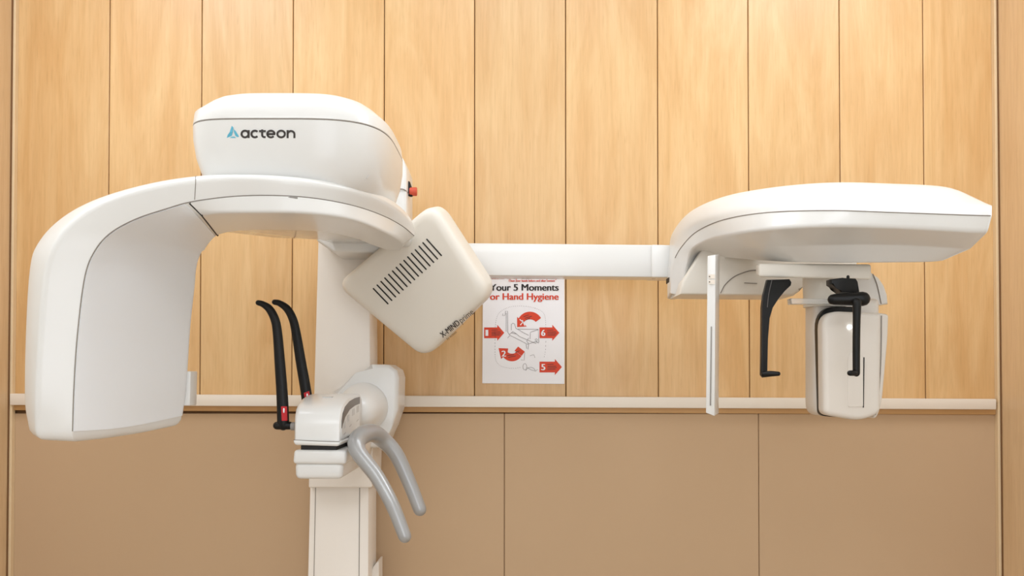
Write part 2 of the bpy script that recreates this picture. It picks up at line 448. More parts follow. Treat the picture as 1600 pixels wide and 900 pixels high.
ub('column_collar', CREAM, [(482, 762), (581, 762), (583, 690), (484, 690)], 2.07, 2.215, 0.003)
bm = bmesh.new()
cx = base.x; box_bm(bm, cx - 0.19, cx + 0.19, -0.62, -0.02, 0, 0.035, 0.012, 3)
part('floor_base', bm, CREAM)
bm = bmesh.new()
prism(bm, [W(576, 905, 2.15), W(592, 905, 2.15), W(592, 877, 2.15), W(589, 878, 2.15), W(583, 886, 2.15)], Vector((0, 0.06, 0)), 0.001, 1)
b2 = W(592, 905, 2.15); prism(bm, [Vector((lo[1].x - 0.002, b2.y, b2.z + 0.001)), Vector((b2.x, b2.y, b2.z + 0.001)), Vector((b2.x, b2.y, 0.03)), Vector((lo[1].x - 0.002, b2.y, 0.03))], Vector((0, 0.06, 0)), 0.001, 1)
part('cable_duct', bm, CREAM)

# carriage on top of the column, with the emergency button
bm = bmesh.new()
cp = [(520, 394), (583, 395), (635, 372), (635, 262), (630, 248), (619, 233), (560, 216), (470, 216), (470, 330), (496, 377)]
prism(bm, [W(x, y, 1.96) for x, y in cp], Vector((0, 0.125, 0)), 0.006, 3)
cg = part('lift_carriage', bm, WHITE)
seam(cg, [W(619, 292, 1.958), W(623, 295, 1.958), W(629, 295.5, 1.958), W(634, 298, 1.962), W(639, 304, 2.00)], 0.0013)
bm = bmesh.new(); p = W(640.5, 296, 2.0); tube(bm, [p + Vector((-0.004, 0, 0.014)), p + Vector((0.002, 0, -0.010))], [0.005, 0.007], n=10, k=2); eb = part('emergency_button', bm, BLACK)
bm = bmesh.new(); p = W(640, 299.5, 2.0); q = W(651.5, 299.5, 2.0); tube(bm, [p, q], [0.0098, 0.0098], n=20, k=2, caps=False)
bmesh.ops.bevel(bm, geom=[e for e in bm.edges if len(e.link_faces) == 2 and any(len(f.verts) > 4 for f in e.link_faces)], offset=0.001, segments=2, affect='EDGES')
link('push_cap', bm, ORED, eb)['label'] = 'orange-red push cap'

# overhead arm from the carriage out to the turning axis
bm = bmesh.new()
zz = EYE + 0.287
pl = [(-0.56, 1.66), (-0.60, 1.72), (-0.585, 1.80), (-0.50, 1.88), (-0.405, 1.90), (-0.39, 1.98), (-0.24, 1.98), (-0.215, 1.90), (-0.22, 1.78), (-0.30, 1.70), (-0.42, 1.64)]
prism(bm, [Vector((x, z - D, zz)) for x, z in pl], Vector((0, 0, 0.028)), 0.004, 2)
part('overhead_arm', bm, GLOSS)

# rotating C-shaped arm: eight corner lines swept from the foot of the left leg round to the right tip
ST = [
 # outer rear edge  front ridge      cover seam       crease           inner rear edge
 ((42, 664, 1.47), (56, 671, 1.40), (113, 674, 1.41), (195, 669, 1.52), (290, 648, 1.68)),
 ((36, 625, 1.47), (56, 615, 1.39), (115, 610, 1.41), (203, 610, 1.52), (296, 600, 1.68)),
 ((37, 520, 1.47), (61, 520, 1.39), (120, 530, 1.41), (210, 520, 1.52), (302, 510, 1.68)),
 ((43, 420, 1.47), (69, 432, 1.39), (131, 439, 1.41), (220, 440, 1.52), (308.5, 450, 1.68)),
 ((55, 380, 1.46), (82, 388, 1.39), (145, 397, 1.41), (229, 406, 1.52), (310.5, 424, 1.68)),
 ((88, 343, 1.45), (106, 352, 1.395), (170, 366, 1.41), (242, 376, 1.51), (313.5, 408, 1.67)),
 ((140, 312, 1.43), (150, 321, 1.40), (210, 343, 1.41), (262, 357, 1.48), (319, 394, 1.66)),
 ((220, 287.5, 1.42), (226, 294, 1.40), (260, 326, 1.41), (290, 343, 1.45), (329, 378, 1.635)),
 ((305, 273.5, 1.415), (306, 280, 1.40), (304, 314, 1.41), (322, 333.5, 1.42), (344, 366, 1.60)),
 ((390, 271, 1.41), (389, 277, 1.40), (380, 305.5, 1.41), (394, 331.5, 1.41), (385, 360, 1.575)),
 ((480, 277, 1.43), (478, 283, 1.415), (470, 307, 1.42), (480, 333, 1.42), (490, 361, 1.585)),
 ((560, 291, 1.50), (556, 297, 1.475), (545, 319, 1.48), (550, 343, 1.48), (550, 371, 1.66)),
 ((612, 311, 1.62), (607, 317, 1.58), (597, 336, 1.58), (598, 361, 1.58), (585, 384, 1.76)),
 ((640, 336, 1.75), (637, 342, 1.71), (629, 353, 1.70), (621, 373, 1.70), (607, 391, 1.83)),
 ((649, 359, 1.81), (648, 362, 1.80), (647, 368, 1.79), (629, 380, 1.765), (623, 391, 1.845)),
]
K = 6
lines = [[W(*s[i]) for s in ST] for i in range(5)]
lines = [resample(L, K) for L in lines]
nst = len(lines[0]); loops = []; skin = []
for i in range(nst):
    of, rg, s, mm, ib = (L[i] for L in lines)
    u = i / K
    ob = Vector((of.x, ib.y, of.z))
    if u > 10:      # towards the tip the rear edge keeps inside the outline
        ob = ob.lerp(Vector((ib.x, ib.y + 0.015, of.z)), min(1, (u - 10) / 3))
    r_m = 0.09 if u < 5 else (0.09 + (0.006 - 0.09) * min(1, (u - 5) / 3.2))
    loops.append(round_loop([of, rg, s, mm, ib, ob], [0.022, 0.009, 0.002, r_m, 0.010 if u > 6 else 0.018, 0.02], 6))
bm = bmesh.new(); bridge(bm, end_round(loops, 0.018, 0.006))
arm = part('rotating_arm', bm, WHITE, angle=42)
# the inner cover lies on the inside of the arm from the seam to the rear edge
def strip(i0, i1, name, m, lift=0.0012):
    bm = bmesh.new(); rows = []
    for i in range(i0, i1 + 1):
        L = loops[i]; seg = L[17:29]; c = sum(L, Vector()) / len(L); row = []
        for j, p in enumerate(seg):
            t1 = loops[min(i + 1, nst - 1)][17 + j] - loops[max(i - 1, 0)][17 + j]; t2 = L[18 + j] - L[16 + j]
            n = t1.cross(t2); n.normalize()
            if n.dot(p - c) < 0: n = -n
            row.append((p, n))
        rows.append(row)
    A = [[bm.verts.new(p + n * lift) for p, n in r] for r in rows]; B = [[bm.verts.new(p - n * 0.002) for p, n in r] for r in rows]
    nr, nc = len(rows), len(rows[0])
    for i in range(nr - 1):
        for j in range(nc - 1):
            bm.faces.new((A[i][j], A[i][j + 1], A[i + 1][j + 1], A[i + 1][j])); bm.faces.new((B[i][j], B[i + 1][j], B[i + 1][j + 1], B[i][j + 1]))
    for i in range(nr - 1):
        bm.faces.new((A[i][0], A[i + 1][0], B[i + 1][0], B[i][0])); bm.faces.new((A[i][-1], B[i][-1], B[i + 1][-1], A[i + 1][-1]))
    for j in range(nc - 1):
        bm.faces.new((A[0][j], B[0][j], B[0][j + 1], A[0][j + 1])); bm.faces.new((A[-1][j], A[-1][j + 1], B[-1][j + 1], B[-1][j]))
    return link(name, bm, m, arm, angle=42)
JO = int(7.95 * K)
strip(0, JO - 1, 'inner_cover', COOL)
strip(JO, nst - 1, 'under_cover', WHITE)
seam(arm, [loops[i][15] for i in range(0, nst, 2)], 0.0009, SEAM, 'cover_seam', 2)
seam(arm, [p for p in loops[JO][17:29]], 0.0019, DARK, 'joint_gap', 2)
sp_ = loops[8 * K]; seam(arm, [sp_[k] for k in (3, 4, 5, 6, 8, 10, 11, 12)], 0.0007, SEAM, 'joint_seam', 2)
bm = bmesh.new(); tube(bm, [W(446, 308.5, 1.414), W(455, 308.5, 1.4145), W(464, 309.2, 1.416)], [0.0013] * 3, n=8, k=2); link('indicator_slot', bm, INKG, arm)
ub('sensor_block', WHITE, [(285, 634), (296.5, 634), (298, 580), (288, 580)], 1.675, 1.712, 0.002, arm)

# motor housing above the arm
HC = (-0.3735, 1.625); HA, HB, HN = 0.166, 0.205, 3.6
def hpt(t, h, ins, ex=0.0):
    c, s = math.cos(t), math.sin(t)
    e = 2.0 / (HN if c > 0 else 5.5)
    x = (abs(c) ** e) * (1 if c >= 0 else -0.958); z = (abs(s) ** e) * (1 if s >= 0 else -1)
    # the right flank is rounder in plan than the left
    return Vector((HC[0] + (HA - ins) * x, HC[1] + (HB - ins) * z - D, EYE + h))
lev = [(0.296, 0.05), (0.300, 0.034), (0.312, 0.022), (0.330, 0.013), (0.355, 0.005), (0.385, 0.0005), (0.4055, 0.0), (0.407, 0.0018), (0.4085, 0.0), (0.4275, 0.0022), (0.4305, 0.0045), (0.440, 0.0145), (0.450, 0.0255), (0.4575, 0.036), (0.4645, 0.052), (0.469, 0.075), (0.472, 0.105), (0.474, 0.15)]
bm = bmesh.new(); NT = 96
bridge(bm, [[hpt(2 * math.pi * j / NT, h, i) for j in range(NT)] for h, i in lev])
mh = part('motor_housing', bm, WHITE, angle=50)
seam(mh, [hpt(2 * math.pi * j / 60, 0.407, 0.0010) for j in range(28, 63)], 0.0011, SEAM, 'lid_seam', 2)
# logo on the front, laid onto the curved face
def hface(px, py, lift=0.0007):
    z = 1.425
    for _ in range(5):
        p = W(px, py, z); h = p.z - EYE
        ins = 0.013 + (0.0005 - 0.013) * min(1, max(0, (h - 0.33) / 0.055)) if h < 0.385 else 0.0
        u = min(0.999, abs(p.x - HC[0]) / ((HA - ins) * (1 if p.x > HC[0] else 0.958)))
        nn = HN if p.x > HC[0] else 5.5; z = HC[1] - (HB - ins) * (1 - u ** nn) ** (1 / nn)
    return W(px, py, z - lift)
bm = bmesh.new()
def lg(u, v): return (345 + u * 130 / 1600.0, 185 + v * 40 / 492.0)
H_ = lambda x, y: hface(x, y)
wd = 40 * 130 / 1600.0
def stroke(pts): ribbon(bm, [lg(*p) for p in pts], wd, H_)
def hrib(bm_, pts): ribbon(bm_, [lg(*p) for p in pts], wd, H_)
def ell(cx, cy, rx, ry, a0, a1, n=32): return [(cx + rx * math.cos(math.radians(a)), cy - ry * math.sin(math.radians(a))) for a in [a0 + (a1 - a0) * i / n for i in range(n + 1)]]
for pts in (ell(465, 300, 66, 64, 0, 360), [(535, 225), (535, 378)], ell(655, 300, 66, 64, 42, 318), [(735, 245), (865, 245)], [(795, 212), (795, 320)] + ell(838, 318, 43, 42, 180, 280, 12) + [(862, 360)],
            ell(963, 300, 70, 64, 0, 320), [(893, 302), (1048, 302)], ell(1160, 300, 72, 64, 0, 360), [(1285, 225), (1285, 380)], [(1285, 310)] + ell(1350, 306, 65, 63, 180, 0, 24) + [(1415, 380)]):
    stroke(pts)
link('brand_lettering', bm, INK, mh, smooth=False)
bm = bmesh.new()
for pts in ([(212, 140), (243, 180), (228, 260), (212, 335), (115, 376), (130, 320), (170, 265)], [(250, 205), (290, 250), (352, 350), (318, 360), (280, 335), (252, 260)], [(165, 376), (215, 350), (262, 350), (295, 376)]):
    poly(bm, [lg(*p) for p in pts], H_)
link('brand_emblem', bm, CYAN, mh, smooth=False)
# faint lines drawn in for a moulded bulge low on the right flank
seam(mh, [hface(x, y, 0.0001) for x, y in ((592, 266), (600, 274), (605, 284), (605, 294), (601, 301))], 0.0008, MARK, 'bulge_outline')
seam(mh, [hface(x, y, 0.0001) for x, y in ((569, 258), (577, 259), (582, 263), (579, 271), (573, 279))], 0.0007, MARK, 'bulge_outline')

# tube head: rounded slab hung askew at the arm's tip
nrm = Vector((-0.24, -1.0, -0.26)).normalized()
pc = W(650, 440, 1.925)
def plane_hit(px, py, off=0.0):
    o = Vector((0, -D, EYE)); d = W(px, py, 1.0) - o
    t = ((pc + nrm * off) - o).dot(nrm) / d.dot(nrm)
    return o + d * t
cs = [plane_hit(x, y) for x, y in ((532, 449), (659, 552), (753, 459), (671, 330))]
cs = [plane_hit(x, y) for x, y in ((521, 446), (661, 563), (767, 459), (674, 316))]
def rl(ins, back, r):
    c = sum(cs, Vector()) / 4
    q = [p + (c - p).normalized() * ins * 1.38 - nrm * back for p in cs]
    return round_loop(q, [r] * 4, 10)
bm = bmesh.new()
bridge(bm, [rl(0.022, 0.0, 0.030), rl(0.012, 0.0016, 0.033), rl(0.005, 0.006, 0.035), rl(0.001, 0.013, 0.036), rl(0.0, 0.022, 0.036), rl(0.0, 0.060, 0.036), rl(0.004, 0.078, 0.035), rl(0.016, 0.088, 0.03)])
th = part('tube_head', bm, HEADM, angle=40)
for k in range(15):
    t = k / 14.0
    x0, y0 = 583.5 + (667 - 583.5) * t, 451 + (374 - 451) * t
    a, b = plane_hit(x0, y0, 0.0002), plane_hit(x0 + 22.5, y0 + 23.5 + 1.5 * t, 0.0002)
    bm = bmesh.new(); tube(bm, [a, b], [0.0016, 0.0016], n=8, k=2); link('vent_slot', bm, DARK, th)
bm = bmesh.new()
A0 = plane_hit(692, 528, 0.0006); ax = plane_hit(741, 489.5, 0.0006) - A0; wid = ax.length; ax.normalize(); ay = nrm.cross(ax)
if ay.z < 0: ay = -ay
put_text(bm, 'X-MIND', wid * 0.56, 0.0125, lambda u, v: A0 + ax * u + ay * v, 0.03)
put_text(bm, 'prime', wid * 0.40, 0.0125, lambda u, v: A0 + ax * (u + wid * 0.60) + ay * v, 0.0)
put_text(bm, 'by acteon', wid * 0.30, 0.005, lambda u, v: A0 + ax * (u + wid * 0.06) + ay * (v - 0.0095), 0.0)
link('model_lettering', bm, INK, th, smooth=False)
# neck between the arm's tip and the tube head
bm = bmesh.new(); a = W(626, 366, 1.82); tube(bm, [a, a + Vector((0.0, 0.10, 0.0))], [0.012, 0.014], n=20, k=3); part('head_neck', bm, WHITE)

# support bracket and chin support
bm = bmesh.new()
prism(bm, [W(x, y, 2.03) for x, y in ((510, 700), (598, 700), (612, 668), (622, 640), (623.5, 590), (620, 578), (607, 569.5), (580, 569), (560, 588), (520, 612))], Vector((0, 0.13, 0)), 0.010, 4)
sb = part('support_bracket', bm, WHITE)
bm = bmesh.new()
a, b = W(568, 636, 2.03), W(557, 643, 1.955)
tube(bm, [a, a.lerp(b, 0.5), b], [0.056, 0.052, 0.044], n=32, k=4); link('bracket_boss', bm, WHITE, sb)
bm = bmesh.new()
prism(bm, [W(505, 742, 1.85), W(530, 742, 1.85), W(552, 728, 1.85), W(562, 690, 1.85), W(505, 690, 1.85)], Vector((0, 0.235, 0)), 0.008, 3)
link('lower_arm', bm, CREAM, sb)

# upper chin box: side profile swept from left to right
zc0, zc1 = 1.66, 1.90
def prof(px_l, px_r):
    pass
bot0 = W(480, 692, zc0).z
xl, xr = W(458, 690, zc0).x, W(531.5, 690, zc0).x
xlb, xrb = W(486, 640, zc1).x, W(566, 640, zc1).x
def side(x_front, x_back, ins):
    P = [(0.0, 0.002), (0.002, -0.012), (0.004, 0.036), (0.016, 0.062), (0.04, 0.078), (0.09, 0.0865), (0.17, 0.0905), (0.225, 0.088), (0.24, 0.078), (0.24, 0.018), (0.235, 0.006)]
    P = [(0.0, 0.0), (0.001, 0.030), (0.007, 0.049), (0.020, 0.0625), (0.045, 0.072), (0.09, 0.080), (0.16, 0.0855), (0.225, 0.086), (0.240, 0.078), (0.240, 0.020), (0.232, 0.012)]
    out = []
    cy, cz = 0.12, 0.045
    for y, z in P:
        t = y / 0.24; yy = cy + (y - cy) * (1 - ins / 0.12); z2 = cz + (z - cz) * (1 - ins / 0.045)
        out.append(Vector((x_front + (x_back - x_front) * t, zc0 - D + yy, bot0 + z2)))
    return out
bm = bmesh.new()
dL, dR = Vector((1, 0, 0)), Vector((-1, 0, 0))
L0 = side(xl, xlb, 0); R0 = side(xr, xrb, 0)
def off(L, d, ins, sgn):
    S = side(*( (xl, xlb, ins) if sgn < 0 else (xr, xrb, ins))); return [p - Vector((sgn * d, 0, 0)) for p in S]
loopsb = [off(L0, 0.0, 0.012, -1), off(L0, 0.0, 0.005, -1), off(L0, 0.004, 0.0012, -1), off(L0, 0.010, 0.0, -1)]
loopsb = [[p + Vector((k, 0, 0)) for p in side(xl, xlb, i)] for k, i in ((0, 0.012), (0.0012, 0.006), (0.004, 0.002), (0.010, 0.0))]
loopsb += [[p - Vector((k, 0, 0)) for p in side(xr, xrb, i)] for k, i in ((0.008, 0.0), (0.0025, 0.0012), (0.0, 0.006))]
bridge(bm, loopsb)
cb = part('chin_support', bm, WHITE, angle=35)
# lower lip under the chin box
ub('chin_lip', WHITE, [(460, 695.5), (529, 697.5), (533, 690), (457, 687)], zc0 - 0.004, zc1 - 0.02, 0.004, cb)
seam(cb, [W(458.5, 687.3, zc0 - 0.002), W(495, 689, zc0 - 0.0035), W(531, 690, zc0 - 0.003)], 0.0006, SEAM, 'seam', 2)
# console on the right flank: dark band and key panel
def flank(y, z, lift=0.0012):
    t = y / 0.24; return Vector((xr + (xrb - xr) * t + lift, zc0 - D + y, bot0 + z))
bm = bmesh.new()
up_ = [(0.012, 0.040), (0.022, 0.053), (0.045, 0.065), (0.09, 0.074), (0.15, 0.079), (0.205, 0.080)]
dn_ = [(0.205, 0.066), (0.15, 0.064), (0.09, 0.058), (0.045, 0.046), (0.022, 0.034), (0.012, 0.026)]
prism(bm, [flank(*p, lift=-0.001) for p in up_ + dn_], Vector((0.0022, 0, 0)))
co = link('console', bm, CONS, cb)
bm = bmesh.new()
prism(bm, [flank(*p, lift=-0.001) for p in dn_[::-1] + [(0.205, 0.018), (0.012, 0.006)]], Vector((0.0016, 0, 0)))
kp = link('key_panel', bm, WHITE, cb)
for (y, z) in ((0.03, 0.024), (0.04, 0.025), (0.065, 0.034), (0.078, 0.035), (0.12, 0.044), (0.135, 0.045), (0.17, 0.048), (0.185, 0.049)):
    bm = bmesh.new(); prism(bm, [flank(y, z, 0.0003), flank(y + 0.006, z + 0.001, 0.0003), flank(y + 0.006, z + 0.014, 0.0003), flank(y, z + 0.013, 0.0003)], Vector((0.0007, 0, 0)))
    link('key_icon', bm, MARK2, kp, smooth=False)
for (y, z) in ((0.03, 0.012), (0.09, 0.024), (0.17, 0.03)):
    bm = bmesh.new(); prism(bm, [flank(y, z, 0.0003), flank(y + 0.02, z + 0.003, 0.0003), flank(y + 0.02, z + 0.005, 0.0003), flank(y, z + 0.002, 0.0003)], Vector((0.0007, 0, 0)))
    link('key_print', bm, MARK2, kp, smooth=False)
bm = bmesh.new()
t0 = Vector((W(507, 632, 1.75).x, zc0 - D + 0.10, bot0 + 0.0813)); box_bm(bm, t0.x - 0.006, t0.x + 0.012, t0.y, t0.y + 0.02, t0.z - 0.001, t0.z + 0.0016, 0.0004, 1)
link('top_mark', bm, MARK, cb, smooth=False)
# dark gap, then the two-step drawer block below
ub('gap_plate', DARK, [(470, 706), (526, 706), (526, 692), (470, 692)], zc0 + 0.008, zc1 - 0.03, 0.001, cb)
lb = ub('lower_block', WHITE, [(457, 725), (541, 726), (542, 704), (459, 703)], zc0, zc1 - 0.02, 0.006)
ub('block_tray', WHITE, [(461, 749), (535, 749), (537, 722), (460, 722)], zc0 + 0.006, zc1 - 0.03, 0.009, lb, 4)

# grey grab handle, one bent bar
bm = bmesh.new()
hp = [(632.5, 838, 1.60), (613, 789, 1.61), (589, 745, 1.63), (561, 708, 1.65), (557, 692, 1.665), (565, 681, 1.70), (581, 676.5, 1.755), (597, 686, 1.79), (619, 710, 1.80), (639, 753, 1.80), (656, 796, 1.79)]
tube(bm, [W(*p) for p in hp], [0.0118, 0.0128, 0.0138, 0.0152, 0.0165, 0.0175, 0.0175, 0.0168, 0.0152, 0.0142, 0.0132], n=22, k=8)
gh = part('grab_handle', bm, GREY, angle=60)
bm = bmesh.new(); tube(bm, [W(545, 690, 1.80), W(566, 684, 1.715)], [0.012, 0.012], n=14, k=3); link('handle_stub', bm, WHITE, gh)

# black temple supports
def support(pts, rs, lab, lw, lz):
    bm = bmesh.new(); tube(bm, [W(*p) for p in pts], rs, n=16, k=8, flat=(1.0, 0.75))
    o = part('temple_support', bm, BLACK, angle=60)
    bm = bmesh.new(); f4 = [W(x, y, lz) for x, y in lab]; hexa(bm, f4, [p + Vector((0, 0.006, 0)) for p in f4], 0.0005, 1)
    l = link('release_label', bm, RED, o); l['label'] = 'red release label'
    cx_, cy_ = lw; bm = bmesh.new(); tube(bm, [W(cx_, cy_ - 2, lz - 0.0004), W(cx_, cy_ + 3, lz - 0.0004)], [0.0016, 0.0014], n=8, k=2); link('lock_mark', bm, PAPER, l)
    return o
zs = 1.72
ts = support([(403.5, 473, zs), (411, 475.5, zs), (421, 483, zs), (429.5, 499, zs), (433.5, 520, zs), (437.5, 570, zs), (441, 620, zs), (442.5, 663, zs)], [0.0052, 0.0060, 0.0078, 0.0086, 0.0092, 0.0104, 0.0112, 0.0118],
        [(440, 657.5), (448.5, 657.5), (447.5, 635), (439, 635)], (443.5, 641), zs - 0.0098)
bm = bmesh.new(); tube(bm, [W(433, 665, zs), W(453, 665, zs)], [0.0078, 0.0078], n=16, k=2, caps=True); link('pivot_bar', bm, BLACK, ts)
bm = bmesh.new(); tube(bm, [W(455, 666, zs), W(461, 666, zs)], [0.0080, 0.0080], n=16, k=2, caps=False); link('pivot_washer', bm, INKG, ts)
zs = 1.84
support([(429, 472, zs), (437, 474, zs), (449, 483, zs), (458, 500, zs), (463.5, 525, zs), (470, 565, zs), (477, 605, zs), (484, 652, zs)], [0.0056, 0.0064, 0.0080, 0.0088, 0.0096, 0.0106, 0.0112, 0.0116],
        [(477.5, 634), (485.5, 630), (482.5, 611), (474.5, 614)], (480, 618), zs - 0.0098)

# beam to the cephalometric head
def slab(name, x0, x1, yt0, yt1, yb0, yb1, z0, z1, m, parent=None, bev=0.003):
    return ub(name, m, [(x0, yb0), (x1, yb1), (x1, yt1), (x0, yt0)], z0, z1, bev, parent, 2)
bmr = slab('scanner_beam', 600, 1020, 378.5, 382.5, 429, 433, 2.06, 2.13, WHITE)
slab('beam_sleeve', 1018, 1056, 382, 383, 433, 433.5, 2.055, 2.135, WHITE, bmr)
bm = bmesh.new(); tube(bm, [W(1019, 434, 2.09), W(1024, 434, 2.09)], [0.003, 0.003], n=8, k=2); link('screw', bm, SEAM, bmr)
ub('beam_latch', DARK, [(1045.5, 441), (1049, 441), (1049, 433), (1045.5, 433)], 2.02, 2.06, 0.0006, bmr, 1)

# cephalometric head: corner lines swept from its left foot over to the right end
CH = [
 # T(crest)          Sh               S               M               U                B
 ((1046, 455, 2.02), (1046.5, 456, 2.01), (1048, 457, 2.00), (1063, 459, 1.97), (1074, 460, 1.98), (1084, 460, 2.04)),
 ((1046, 432, 2.02), (1047, 430, 2.01), (1050, 428, 2.00), (1068, 433, 1.95), (1078, 432, 1.97), (1088, 427, 2.04)),
 ((1049, 390, 2.02), (1051, 397, 2.00), (1055, 403, 1.98), (1076, 402, 1.93), (1086, 403, 1.96), (1097, 402, 2.02)),
 ((1053, 359, 2.00), (1058, 371, 1.97), (1068, 382, 1.94), (1085, 386, 1.90), (1097, 393, 1.94), (1112, 397, 1.98)),
 ((1080, 327, 1.92), (1078, 351, 1.90), (1090, 361, 1.88), (1108, 375, 1.84), (1122, 389, 1.87), (1142, 403, 1.90)),
 ((1130, 303, 1.82), (1122, 334, 1.78), (1132, 343, 1.76), (1145, 366, 1.73), (1165, 387, 1.77), (1188, 407, 1.82)),
 ((1200, 288.5, 1.74), (1190, 321, 1.67), (1200, 332, 1.65), (1205, 358, 1.63), (1218, 385, 1.69), (1240, 409.5, 1.72)),
 ((1300, 280.5, 1.69), (1290, 312, 1.58), (1300, 329, 1.565), (1300, 354, 1.56), (1302, 382, 1.65), (1310, 411, 1.675)),
 ((1400, 282.5, 1.69), (1392, 316, 1.565), (1400, 332, 1.55), (1398, 356.5, 1.55), (1396, 382, 1.64), (1392, 410.5, 1.67)),
 ((1482, 287.5, 1.68), (1472, 319, 1.57), (1480, 335, 1.56), (1478, 360, 1.56), (1464, 385.5, 1.64), (1440, 410, 1.67)),
 ((1523, 304, 1.66), (1522, 321, 1.58), (1525, 336.5, 1.57), (1520, 362, 1.57), (1499, 388, 1.64), (1462, 409, 1.67)),
 ((1548, 319, 1.62), (1548, 322, 1.59), (1547.5, 337, 1.58), (1541, 362, 1.58), (1514, 389, 1.645), (1469, 408, 1.67)),
]
lines = [resample([W(*s[i]) for s in CH], K) for i in range(6)]
loopc = []
for i in range(len(lines[0])):
    T, Sh, S, Mm, U, B = (L[i] for L in lines); u = i / K
    yb = max(2.06 - D, T.y + 0.05) if u < 4 else T.y + 0.17
    rz = B.z if u < 4 else B.z + 0.05
    RB = Vector((B.x, yb, rz)); RT = Vector((T.x + (0.0 if u < 9 else -0.03 * (u - 9)), yb, T.z - 0.015))
    loopc.append(round_loop([T, Sh, S, Mm, U, B, RB, RT], [0.04, 0.012, 0.0015, 0.008, 0.004, 0.004, 0.01, 0.03], 5))
bm = bmesh.new(); bridge(bm, end_round(loopc, 0.003, 0.004))
chd = part('scanner_head', bm, WHITE, angle=42)
seam(chd, [loopc[i][12] for i in range(2 * K, len(loopc), 2)], 0.0011, SEAM, 'lid_seam', 2)
bm = bmesh.new(); tube(bm, [W(1183, 388, 1.748), W(1212, 385.5, 1.70), W(1242, 384, 1.675)], [0.0013] * 3, n=8, k=3); link('vent_slot', bm, SEAM, chd)
# lower shell behind the head and the fin at its right
bm = bmesh.new()
prism(bm, [W(x, y, 1.93) for x, y in ((1062, 460), (1240, 462), (1250, 455), (1266, 436), (1340, 430), (1340, 385), (1100, 385), (1066, 440))], Vector((0, 0.12, 0)), 0.006, 3)
ls = link('lower_shell', bm, HEADM, chd)
seam(ls, [W(1126, 458, 1.929), W(1133, 445, 1.929), (W(1148, 432, 1.929)), W(1168, 424, 1.929), W(1182, 422, 1.929)], 0.0010, SEAM)
seam(ls, [W(1163, 442, 1.929), W(1183, 443, 1.929)], 0.0009, SEAM, 'screw_slot', 2)
bm = bmesh.new()
prism(bm, [W(x, y, 1.87) for x, y in ((1330, 425), (1363, 426), (1374, 434), (1382, 446), (1387, 460), (1388.5, 475), (1376, 476), (1340, 474))], Vector((0, 0.12, 0)), 0.006, 3)
fn = link('side_fin', bm, WHITE, chd)
seam(fn, [W(1364, 428, 1.869), W(1371, 447, 1.869), W(1377, 475, 1.869)], 0.0009, SEAM)

# turning block under the head with the two ear supports
bm = bmesh.new()
hexa(bm, [W(1186, 433, 1.715), W(1362, 437, 1.715), W(1362, 413, 1.715), W(1186, 412, 1.715)], [W(1181, 430, 1.80), W(1330, 434, 1.86), W(1330, 413, 1.86), W(1181, 412, 1.80)], 0.005, 3)
part('turning_block', bm, HEADM)
bm = bmesh.new(); tube(bm, [W(1290, 425, 1.79), W(1290, 480, 1.79)], [0.0445, 0.0425], n=36, k=4, caps=False); part('turning_neck', bm, HEADM)
ub('acrylic_bracket', CLEAR, [(1237, 475), (1300, 475), (1300, 467), (1236, 466)], 1.72, 1.745, 0.001)
# left ear support: blade that narrows into a rod with a foot
zz = 1.70
bm = bmesh.new()
lp = [(1199, 437), (1234, 436), (1237, 441), (1236, 446), (1226, 455), (1215, 466), (1206, 480), (1201, 497), (1200, 530), (1199, 580), (1198, 588), (1193, 590), (1189.5, 586), (1190.5, 530), (1191, 480), (1193, 462)]
prism(bm, [W(x, y, zz) for x, y in lp], Vector((0, 0.013, 0)), 0.002, 2)
es = part('ear_support', bm, BLACK)
bm = bmesh.new(); tube(bm, [W(1194, 585, 1.70), W(1204, 584, 1.695), W(1216, 584, 1.69)], [0.0058, 0.0055, 0.0042], n=12, k=3); link('ear_plug', bm, BLACK, es)
seam(es, [W(1206, 438, zz - 0.0008), W(1201, 460, zz - 0.0008), W(1199, 480, zz - 0.0008)], 0.0007, CONS, 'rib', 3)
# right ear support: mount, roller and rod
bm = bmesh.new()
prism(bm, [W(x, y, 1.645) for x, y in ((1299, 436), (1316, 434), (1338, 435), (1341, 440), (1344, 458), (1314, 457), (1309, 449), (1299, 444))], Vector((0, 0.03, 0)), 0.003, 2)
es2 = part('ear_support', bm, BLACK)
bm = bmesh.new(); tube(bm, [W(1302, 468, 1.64), W(1330, 467.5, 1.635), W(1348, 467, 1.63)], [0.0100, 0.0122, 0.0132], n=24, k=4); link('pivot_roller', bm, BLACK, es2)
bm = bmesh.new(); tube(bm, [W(1339, 472, 1.615), W(1338.5, 500, 1.615), W(1338, 540, 1.615), W(1338, 583, 1.615)], [0.0078, 0.0068, 0.0066, 0.0064], n=14, k=4); link('ear_rod', bm, BLACK, es2)
bm = bmesh.new(); tube(bm, [W(1336, 583, 1.61), W(1328, 583, 1.605)], [0.0052, 0.0050], n=12, k=3); link('ear_plug', bm, BLACK, es2)
bm = bmesh.new(); tube(bm, [W(1325, 432.5, 1.66), W(1325, 438, 1.66)], [0.003, 0.003], n=10, k=2); link('lock_screw', bm, BLACK, es2)

# sensor cassette: rear post, front panel, dark gap between them
def inset(P, d):
    """Moves every side of a polygon square to the wall inwards by d."""
    n = len(P); ar = sum(P[i].x * P[(i + 1) % n].z - P[(i + 1) % n].x * P[i].z for i in range(n)); sg = 1 if ar > 0 else -1
    out = []
    for i in range(n):
        e0 = (P[i] - P[i - 1]).normalized(); e1 = (P[(i + 1) % n] - P[i]).normalized()
        n0 = Vector((-e0.z, 0, e0.x)) * sg; n1 = Vector((-e1.z, 0, e1.x)) * sg
        m = n0 + n1; out.append(P[i] + m * (d / max(0.25, m.dot(n0))))
    return out

